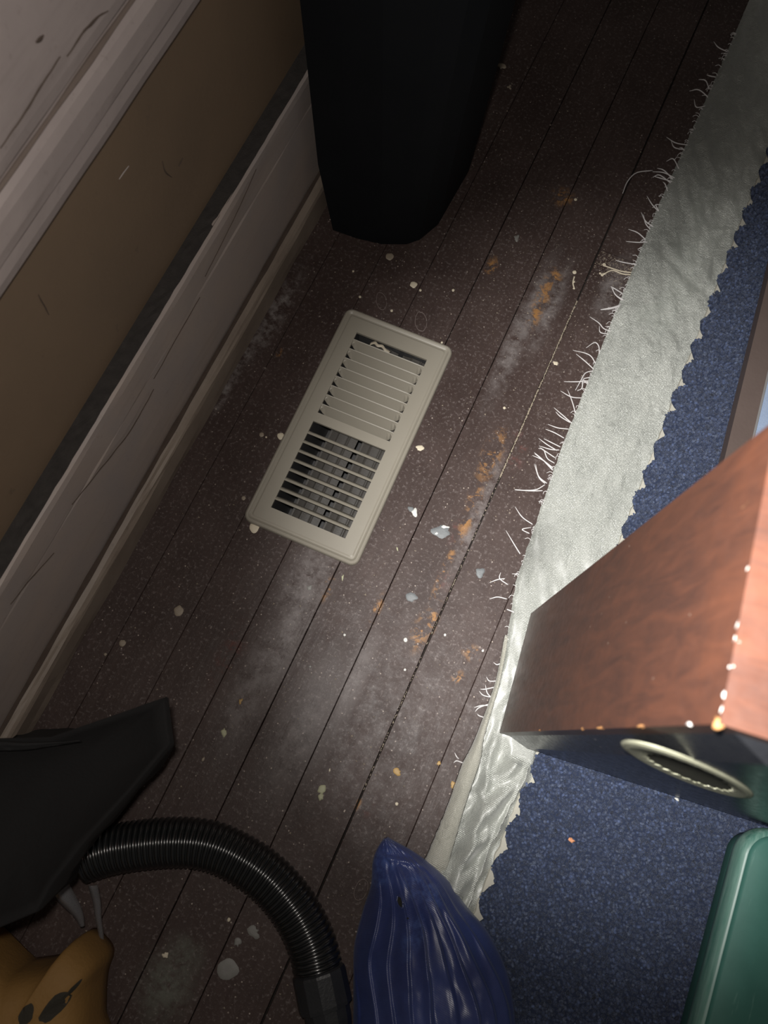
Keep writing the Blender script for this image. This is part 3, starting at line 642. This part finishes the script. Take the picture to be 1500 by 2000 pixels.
# ------------------------------------------------------------------ wooden cabinet standing on the rug
BX, BY, BA, BZ = .440, .0585, math.radians(7.0), .0162
cab = thing('speaker_cabinet', 'tall reddish wooden speaker cabinet with a glossy black face standing on the navy rug', 'speaker', (BX, BY, BZ), BA)
D, W_, H = .128, .33, .530      # local: x along the black face, y towards the back, z up
T = .011
bm = bmesh.new(); bm_box(bm, 0, T, 0, D, 0, H); sp_ = bm_obj('side_panel', bm, M_wood, cab, bevel=.0054, seg=1)
bm = bmesh.new(); bm_box(bm, W_ - T, W_, 0, D, 0, H); bm_obj('side_panel', bm, M_wood, cab, bevel=.0016, seg=3)
bm = bmesh.new(); bm_box(bm, T, W_ - T, 0, D, H - T, H); bm_obj('top_panel', bm, M_wood, cab, bevel=.0042, seg=2)
box('bottom_panel', T, W_ - T, .016, D, 0, T, M_wood, cab, .001)
box('back_panel', T, W_ - T, D - .008, D - .001, T, H - T, M_wood, cab, .001)
FY = -.0065       # the black face stands a little proud of the wood, with sloping edges
bm = bmesh.new(); rg_ = []
for x0, x1, z0, z1, y in ((.0085, W_ - .0085, .001, H - T + .001, .013), (.0085, W_ - .0085, .001, H - T + .001, .0006), (.030, W_ - .03, .0045, H - .024, FY)):
    rg_.append([bm.verts.new(p) for p in ((x0, y, z0), (x1, y, z0), (x1, y, z1), (x0, y, z1))])
for q0, q1 in zip(rg_, rg_[1:]):
    for k in range(4): bm.faces.new((q0[k], q0[(k + 1) % 4], q1[(k + 1) % 4], q1[k]))
bm.faces.new(rg_[0][::-1]); bm.faces.new(rg_[-1])
face = bm_obj('front_panel', bm, M_black, cab, bevel=.0008, seg=2)
def onface(px_, py_, off=FY):
    """where the ray through a photograph pixel meets the black face (local x, z)"""
    u = np.array([math.cos(BA), math.sin(BA)]); n_ = np.array([-u[1], u[0]]); p0 = np.array([BX, BY]) + n_ * off
    d = RM.T @ np.array([(px_ - 750) / F, -(py_ - 1000) / F, -1.0]); t_ = ((p0 - CP[:2]) @ n_) / (d[:2] @ n_); q = CP + d * t_
    return float((q[:2] - p0) @ u), float(q[2] - BZ)
ov = [(950 + a * .36667, 1150 + b * .36667) for a, b in ((760, 835), (820, 828), (950, 868), (1150, 943), (1300, 1018), (1405, 1085), (1385, 1110), (1280, 1092), (1100, 1027), (950, 967), (800, 903))]
oc = np.array([onface(*q) for q in ov]); 
# ellipse through the traced rim
cen = (oc[0] + oc[5]) / 2; cen = oc.mean(0); q_ = oc - cen; ev, evec = np.linalg.eigh(q_.T @ q_ / len(q_)); ra, rb = math.sqrt(ev[1] * 2), math.sqrt(ev[0] * 2); ax, bx_ = evec[:, 1], evec[:, 0]
def ell(s, a): v = cen + ax * (ra * s * math.cos(a)) + bx_ * (rb * s * math.sin(a)); return v
n = 96; V = []; Fc = []; prof = tuple((q[0], q[1] - .011) for q in ((1.08, .0044), (1.05, .0034), (.96, .0029), (.86, .0032), (.78, .0037)))
for k in range(n):
    a = 2 * math.pi * k / n
    for s, y in prof:
        if s < .85: s -= .085 if (k // 2) % 2 else 0
        e = ell(s, a); V.append((e[0], y, e[1]))
m = len(prof)
for k in range(n):
    for j in range(m - 1): k2 = (k + 1) % n; Fc.append((k * m + j, k2 * m + j, k2 * m + j + 1, k * m + j + 1))
o = mesh('oval_rim', V, Fc, M_ring, cab, label='pale oval rim with a toothed inner edge'); o.modifiers.new('t', 'SOLIDIFY').thickness = .0006
V = []; Fc = []
for s, y in ((.84, .0041), (.5, .0042), (.1, .0043)):
    for k in range(48): e = ell(s, 2 * math.pi * k / 48); V.append((e[0], y - .01085, e[1]))
for i in range(2):
    for k in range(48): k2 = (k + 1) % 48; Fc.append((i * 48 + k, i * 48 + k2, (i + 1) * 48 + k2, (i + 1) * 48 + k))
Fc.append(tuple(96 + k for k in range(48)))
mesh('oval_opening', V, Fc, M_portin, cab, label='dark olive mesh inside the oval rim')
# chipped varnish along the upper arris and corner
def chip(name, x, y, z, r, mat, st=(1, 1, 1)):
    bm = bmesh.new(); bmesh.ops.create_icosphere(bm, subdivisions=2, radius=1)
    for v in bm.verts: v.co = Vector((x + v.co.x * r * st[0], y + v.co.y * r * st[1], z + v.co.z * r * st[2])) + Vector((1, 1, 1)) * (noise.noise(v.co * .9 + Vector((x, y, z)) * 400) * r * .6)
    bm_obj(name, bm, mat, cab, True)
for y, l in ((.0060, .003), (.0108, .0036), (.0220, .0012), (.0330, .003), (.0388, .0036), (.0620, .0015)):
    chip('edge_chip', .0008, y, H - .0012, .0014, M_chip, (.8, l / .002, .8))
for y, z, l in ((.0008, H - .004, .004),): chip('worn_corner', .001, y, z, .0030, M_rawwood, (.8, .8, 1.2))
for z, l in ((.50, .003), (.44, .006), (.37, .010), (.33, .004), (.20, .006)): chip('worn_edge', .0006, .0006, z, .0011, M_rawwood if z != .50 else M_chip, (.9, .9, l / .0011))

# ------------------------------------------------------------------ framed board on the rug
fr = thing('framed_board', 'brown framed board with pale blue face lying on the rug behind the cabinet', 'frame', (.5635, .335, .0164), math.radians(5.2))
FW, FL = .40, .50
for nm, b in (('frame_rail', (0, .024, -.05, FL)), ('frame_rail', (FW - .024, FW, -.05, FL)), ('frame_rail', (.024, FW - .024, -.05, -.026)), ('frame_rail', (.024, FW - .024, FL - .024, FL))):
    box(nm, *b, 0, .016, M_frame, fr, .0018, 3)
for b in ((.024, .0265, -.026, FL - .024), (FW - .0265, FW - .024, -.026, FL - .024), (.0265, FW - .0265, -.026, -.0235), (.0265, FW - .0265, FL - .0265, FL - .024)):
    box('inner_bead', *b, .004, .0158, M_bead, fr, .0009, 2)
box('board', .0266, FW - .0266, -.0234, FL - .0266, .002, .009, M_pale, fr)

# ------------------------------------------------------------------ green plastic case
gc = thing('green_case', 'worn green plastic case with rounded corners lying on the navy rug', 'case', (.7955, -.10, .0166), 0.04)
def loft(name, rings, mat, parent, smooth=True, cap=True, **k):
    V = []; Fc = []; m = len(rings[0])
    for r in rings: V += r
    for i in range(len(rings) - 1):
        for j in range(m): j2 = (j + 1) % m; Fc.append((i * m + j, i * m + j2, (i + 1) * m + j2, (i + 1) * m + j))
    if cap: Fc += [tuple(range(m - 1, -1, -1)), tuple((len(rings) - 1) * m + j for j in range(m))]
    return mesh(name, V, Fc, mat, parent, smooth, **k)
def rr(hw, hl, r, z, n=10): return [(x, y, z) for x, y in rrect(hw, hl, r, n)]
GH = .056
loft('lid', [rr(.108, .180, .026, GH - .016), rr(.108, .180, .026, GH - .006), rr(.1065, .1785, .0245, GH - .002), rr(.104, .176, .022, GH), rr(.08, .15, .01, GH + .0012)], M_green, gc)
loft('rim', [rr(.1095, .1815, .0275, GH - .030), rr(.1125, .1845, .0305, GH - .026), rr(.1135, .1855, .0315, GH - .018), rr(.1128, .1848, .0308, GH - .010), rr(.1110, .1830, .029, GH - .0045), rr(.1075, .1795, .0255, GH - .0035)], M_rim, gc, cap=False, label='pale scuffed rounded rim')
loft('base', [rr(.104, .176, .022, 0), rr(.106, .178, .024, .003), rr(.1085, .1805, .0265, GH - .024), rr(.1085, .1805, .0265, GH - .017)], M_green, gc)

# ------------------------------------------------------------------ blue nylon bag
_L = [(750, 1637), (737, 1657), (728, 1683), (724, 1730), (708, 1780), (692, 1845), (690, 1900), (690, 1960), (690, 2050), (695, 2150)]
_R = [(757, 1636), (813, 1668), (867, 1710), (908, 1765), (952, 1818), (985, 1885), (998, 1940), (1005, 2000), (1010, 2080), (1012, 2180)]
Lp = smoothpath([at(*q, .004) for q in _L], 160)
Rp = smoothpath([at(*q, .010) for q in _R], 160)
n, m = 160, 190; P = np.zeros((n, m, 3)); BASE = np.zeros((n, m)); org = Lp[60].copy(); org.z = 0
for i in range(n):
    s = i / (n - 1); Hh = .011 + .050 * float(sst(.0, .55, s)); pl = float(sst(.20, .48, s))
    for j in range(m):
        t_ = j / (m - 1); p = Lp[i].lerp(Rp[i], t_)
        dome = max(0, math.sin(math.pi * t_)) ** .62
        ph = t_ * 8.6 + .55 * noise.noise(Vector((s * 3.5, t_ * 2.5, 0))) + .3 * math.sin(s * 6)
        fr_ = ph % 1.0
        fold = (fr_ ** 1.5) * (1 - max(0, (fr_ - .84) / .16) ** 1.2)           # soft rise, steep drop
        amp = .0150 * pl * float(sst(.22, .50, t_)) * (.7 + .5 * noise.noise(Vector((t_ * 9, s * 2, 2))))
        amp += .0075 * pl * (1 - float(sst(.22, .5, t_)))
        z = Hh * dome + amp * fold * dome ** .5
        z += dome * (.0030 * noise.noise(Vector((t_ * 7, s * 8, 5))) + .0016 * noise.noise(Vector((t_ * 17 + s * 5, s * 16, 8))) + .003 * pl * max(0, noise.noise(Vector((t_ * 14, s * 5, 11)))))
        z += dome * .004 * math.exp(-((s - .16) / .02) ** 2) * (1 - pl)
        BASE[i, j] = .0022 + .0143 * float(sst(xl(p.y) - .012, xl(p.y) + .012, p.x)); P[i, j] = (p.x - org.x, p.y - org.y, max(z, 0) * (1 - .16 * BASE[i, j] / .015) + BASE[i, j] + .0010)
bag = thing('nylon_bag', 'shiny blue pleated nylon bag with a pointed end lying over the rug border', 'bag', (org.x, org.y, 0))
V = P.reshape(-1, 3).tolist(); Fc = []
for i in range(n - 1):
    for j in range(m - 1): Fc.append((i * m + j, i * m + j + 1, (i + 1) * m + j + 1, (i + 1) * m + j))
base = len(V)
for i in range(n):
    for j in range(m): V.append((P[i, j, 0], P[i, j, 1], BASE[i, j]))
for i in range(n - 1):
    for j in range(m - 1): Fc.append((base + i * m + j, base + (i + 1) * m + j, base + (i + 1) * m + j + 1, base + i * m + j + 1))
    for j, fl in ((0, 1), (m - 1, 0)):
        q = (i * m + j, (i + 1) * m + j, base + (i + 1) * m + j, base + i * m + j); Fc.append(q if fl else q[::-1])
for i, fl in ((0, 0), (n - 1, 1)):
    for j in range(m - 1):
        q = (i * m + j, i * m + j + 1, base + i * m + j + 1, base + i * m + j); Fc.append(q if fl else q[::-1])
mesh('bag_body', V, Fc, M_nylon, bag, True)
# torn hole: find the cloth point seen at the hole
def bag_point(px_, py_):
    best = None; W3 = P + np.array([org.x, org.y, 0]); q = (W3 - CP) @ RM.T
    ux = 750 + F * q[..., 0] / -q[..., 2]; uy = 1000 - F * q[..., 1] / -q[..., 2]
    k = np.unravel_index(np.argmin((ux - px_) ** 2 + (uy - py_) ** 2), ux.shape); return k
def patch_on_bag(name, px_, py_, rx, ry, lift, mat, ring=None, seed=0):
    i0, j0 = bag_point(px_, py_); c = Vector(P[i0, j0]); du = Vector(P[i0, min(j0 + 3, m - 1)]) - Vector(P[i0, j0 - 3]); dv = Vector(P[i0 - 3, j0]) - Vector(P[i0 + 3, j0])
    du.normalize(); dv.normalize(); nn = du.cross(dv).normalized(); nn = nn if nn.z > 0 else -nn
    V = []; K = 18
    rad = [1 + .35 * noise.noise(Vector((math.cos(6.283 * k / K) * 1.5, math.sin(6.283 * k / K) * 1.5, seed))) for k in range(K)]
    if ring is None:
        V.append(c + nn * lift)
        for k in range(K): a = 6.283 * k / K; V.append(c + du * (rx * rad[k] * math.cos(a)) + dv * (ry * rad[k] * math.sin(a)) + nn * lift)
        mesh(name, V, [(0, 1 + k, 1 + (k + 1) % K) for k in range(K)], mat, bag)
    else:
        pts = [c + du * (rx * rad[k % K] * math.cos(6.283 * k / K)) + dv * (ry * rad[k % K] * math.sin(6.283 * k / K)) + nn * lift for k in range(K + 1)]
        V, Fc = tube_pts(pts, ring, 6); mesh(name, V, Fc, mat, bag, True)
patch_on_bag('torn_hole', 783, 1762, .0042, .0048, .0012, M_hole, seed=1)
patch_on_bag('hole_lip', 783, 1762, .0050, .0056, .0010, M_nylon, ring=.0010, seed=1)
patch_on_bag('torn_hole', 795, 1795, .0010, .0010, .0010, M_hole, seed=4)

# ------------------------------------------------------------------ vacuum hose
hs = thing('vacuum_hose', 'black ribbed vacuum hose curving over the floorboards beside the blue bag', 'hose', (at(474, 1681).x, at(474, 1681).y, 0))
hp = [(160, 1677), (229, 1657), (331, 1645), (408, 1651), (474, 1680), (532, 1723), (579, 1782), (609, 1845), (622, 1900)]
path = smoothpath([at(*q, .0245) for q in hp], 1200)
cum = [0]
for a, b in zip(path, path[1:]): cum.append(cum[-1] + (b - a).length)
tot = cum[-1]; rib = .0053; per = 8; N = int(tot / rib * per); V = []; Fc = []; K = 36; pth = []; rad = []
cu = np.array(cum); arr = np.array([p[:] for p in path])
for i in range(N + 1):
    d = tot * i / N; pth.append(Vector([float(np.interp(d, cu, arr[:, k])) for k in range(3)])); f_ = (i % per) / per
    rad.append(.0208 + .0026 * max(0.0, math.sin(math.pi * f_)) ** .8)
V, Fc = tube_pts([p - hs.location for p in pth], rad, K); mesh('ribbed_hose', V, Fc, M_hose, hs, True)
c0 = at(621, 1893, .026); c1 = at(640, 1985, .027); c2 = at(646, 2080, .027); pts = [c0, c0.lerp(c1, .04), c0.lerp(c1, .1), c0.lerp(c1, .72), c0.lerp(c1, .80), c0.lerp(c1, .82), c1, c2]
V, Fc = tube_pts([p - hs.location for p in pts], [.0225, .0246, .0250, .0250, .0246, .0218, .0214, .0210], 12); mesh('hose_cuff', V, Fc, M_cuff, hs, False, label='faceted black cuff on the hose end')

# ------------------------------------------------------------------ black cloth bag at the lower left
kb = thing('black_bag', 'black cloth bag with a pointed corner flap standing by the baseboard', 'bag', (.07, -.17, 0))
top = [(.012, -.150), (.045, -.128), (.094, -.104), (.130, -.070), (.146, -.054), (.161, -.040), (.171, -.054), (.182, -.069), (.175, -.098), (.166, -.130), (.156, -.165), (.150, -.195), (.150, -.215), (.128, -.238), (.10, -.255), (.06, -.262), (.012, -.262)]
cen2 = Vector((.085, -.175)); rings = []
for z, s, wob in ((.0, .56, 0), (.004, .58, 0), (.055, .62, .003), (.11, .84, .005), (.16, .94, .004), (.19, 1.0, .0), (.200, 1.005, 0), (.203, .985, 0), (.190, .90, .004), (.175, .6, .008)):
    r = []
    for k in range(len(top) * 4):
        a, b = top[k // 4], top[(k // 4 + 1) % len(top)]; t_ = (k % 4) / 4; q = Vector((a[0] + (b[0] - a[0]) * t_, a[1] + (b[1] - a[1]) * t_))
        p = cen2 + (q - cen2) * s + Vector((-.03, .02)) * max(0, min(1, (.10 - z) / .045)); p += (q - cen2).normalized() * wob * noise.noise(Vector((q.x * 40, q.y * 40, z * 30)))
        r.append((max(p.x, .006) - .07, p.y + .17, z + (.004 * noise.noise(Vector((q.x * 30, q.y * 30, 2))) if z > .1 else 0)))
    rings.append(r)
loft('bag_body', rings, M_bag, kb)
pp = smoothpath([(-.06, .017, .203), (-.02, .044, .206), (.008, .056, .206), (.025, .064, .204), (.045, .074, .199)], 30); P2 = np.zeros((30, 5, 3))
for i, p in enumerate(pp):
    for j in range(5): P2[i, j] = (p.x + .001 + j * .0016 * (1 - i / 32), p.y - .001 - j * .0022 * (1 - i / 32), p.z + .003 * math.sin(j * 1.3) + .002 * noise.noise(Vector((i * .5, j, 0))))
o = grid('hem', P2, plain('dark_grey_hem', (.006, .006, .0065), (.011, .0105, .011), 60, .9, .5), kb, label='dark grey folded hem'); o.modifiers.new('t', 'SOLIDIFY').thickness = .001

# ------------------------------------------------------------------ orange cloth bundle
ob = thing('orange_cloth_bag', 'mustard orange cloth bag with black stains below the black bag', 'bag', (.135, -.33, 0))
out = [at(*q, .05) for q in ((30, 1893), (88, 1884), (128, 1862), (150, 1832), (168, 1836), (192, 1862), (196, 1885), (184, 1925), (180, 2000), (184, 2080))]
poly = [(p.x - .135, p.y + .33) for p in out] + [(.06, -.10), (.0, -.12), (-.08, -.10), (-.105, -.03), (-.085, .025)]
pl = smoothpath([(a, b, 0) for a, b in poly + poly[:1]], 91)[:-1]; cc = Vector((.01, -.02)); rings = []
for z, s in ((.001, .90), (.008, .985), (.03, 1.0), (.055, .99), (.072, .93), (.083, .80), (.089, .55), (.092, .2)):
    rings.append([(cc.x + (p.x - cc.x) * s, cc.y + (p.y - cc.y) * s, z + (.006 * noise.noise(Vector((p.x * 35 * s, p.y * 35 * s, 1))) if z > .05 else 0)) for p in pl])
ORG = loft('bag_body', rings, M_orange, ob)
def stain(px_, py_, rx, ry, ang):
    c = at(px_, py_, .090); V = []; K = 18
    for k in range(K):
        a = 6.283 * k / K; r = 1 + .22 * noise.noise(Vector((math.cos(a) * 1.6, math.sin(a) * 1.6, px_))); x, y = rx * r * math.cos(a), ry * r * math.sin(a)
        V.append((c.x + x * math.cos(ang) - y * math.sin(ang) - .135, c.y + x * math.sin(ang) + y * math.cos(ang) + .33))
    dg = ORG.evaluated_get(bpy.context.evaluated_depsgraph_get()); W3 = []
    c2_ = (sum(v[0] for v in V) / K, sum(v[1] for v in V) / K)
    for x, y in V + [c2_] + [((v[0] + c2_[0]) / 2, (v[1] + c2_[1]) / 2) for v in V]:
        ok, hit, nr, ix = ORG.ray_cast((x, y, .3), (0, 0, -1)); W3.append((x, y, (hit.z if ok else .08) + .0009))
    mesh('stain', W3, [(k, (k + 1) % K, K + 1 + (k + 1) % K, K + 1 + k) for k in range(K)] + [(K, K + 1 + k, K + 1 + (k + 1) % K) for k in range(K)], M_stain, ob)
stain(52, 1982, .0055, .0085, 0); stain(106, 1968, .0065, .015, -.35); stain(138, 1935, .0016, .007, -.3)

# ------------------------------------------------------------------ clear plastic scraps by the bags
def scrap(lab, pts, wid, z0, z1):
    q = [at(a, b, z0 + (z1 - z0) * i / (len(pts) - 1)) for i, (a, b) in enumerate(pts)]; pp = smoothpath(q, 24); P = np.zeros((24, 6, 3)); c = pp[12].copy(); c.z = 0
    for i, p in enumerate(pp):
        t = (pp[min(i + 1, 23)] - pp[max(i - 1, 0)]).normalized(); s = t.cross(Vector((0, 0, 1))).normalized(); ww = wid * (1 - .75 * i / 23)
        for j in range(6):
            e = (j / 5 - .5) * 2; P[i, j] = tuple(p + s * e * ww + Vector((0, 0, ww * .6 * math.cos(e * 2.5) + .0015 * noise.noise(p * 60))) - c)
    o = grid('plastic_scrap', P, M_clear); o.location = c; o.modifiers.new('t', 'SOLIDIFY').thickness = .0006; tag(o, lab, 'scrap')
scrap('long thin strip of cloudy clear plastic leaning towards the orange bag', [(180, 1730), (188, 1765), (193, 1805), (200, 1850), (205, 1885)], .0045, .060, .003)
scrap('short bent scrap of cloudy clear plastic under the black bag', [(112, 1735), (138, 1768), (152, 1790), (160, 1810)], .0085, .060, .035)

# ------------------------------------------------------------------ black bin in the far corner
bn = thing('waste_bin', 'tall black tapered bin standing in the dark against the baseboard', 'bin', (.08, .66, 0), math.radians(0))
F0 = [(.024, .534), (.087, .541), (.128, .567)]
def binring(z):
    k = z / .40
    left = (.024 - .016 * min(1, z / .10) - .004 * k, .534 + .008 * min(1, z / .1)); mid = (.087 + .004 * k, .541 - .012 * k); right = (.128 + .034 * k, .567 - .026 * k)
    return [(x - .08, y - .66, z) for x, y in (left, ((left[0] + mid[0]) / 2, (left[1] + mid[1]) / 2 - .002), mid, (mid[0] + (right[0] - mid[0]) * .7, mid[1] + (right[1] - mid[1]) * .5), right, (right[0] + .012, right[1] + .03), (right[0] + .016, right[1] + .12), (right[0] - .01, right[1] + .15), (left[0] + .03, left[1] + .19), (left[0], left[1] + .17))]
rs = [binring(z) for z in (0.0005, .004, .03, .06, .1, .2, .3, .4, .5, .52)]
inn = [[((x) * .95, (y) * .95, .52) for x, y, z in binring(.52)], [((x) * .88, (y) * .88, .05) for x, y, z in binring(.05)]]
loft('bin_body', rs + inn, M_bin, bn, smooth=False)
loft('bin_rim', [[(x * 1.0, y * 1.0, z) for x, y, z in binring(.50)], [(x * 1.035, y * 1.035, z) for x, y, z in binring(.503)], [(x * 1.035, y * 1.035, z) for x, y, z in binring(.519)], [(x * .99, y * .99, z) for x, y, z in binring(.5225)]], M_bin, bn, smooth=False, cap=False)

# ------------------------------------------------------------------ crumbs on the rug
def crumb(lab, px_, py_, r, mat):
    c = at(px_, py_, .0135); bm = bmesh.new(); bmesh.ops.create_icosphere(bm, subdivisions=2, radius=r)
    for v in bm.verts: v.co = Vector((v.co.x * 1.3, v.co.y * .8, v.co.z * .6)) * (1 + .5 * noise.noise(v.co * 500 + Vector((px_, 0, 0))))
    o = bm_obj('crumb', bm, mat, None, False); o.location = (c.x, c.y, .0135 + r * .35); tag(o, lab, 'crumb')
crumb('small orange crumb on the navy rug left of the green case', 1115, 1641, .0026, plain('orange_crumb', (.55, .22, .10), (.65, .32, .17), 300, .7))
crumb('tiny white crumb on the navy rug below the cabinet face', 1322, 1561, .0018, M_drop['white'])
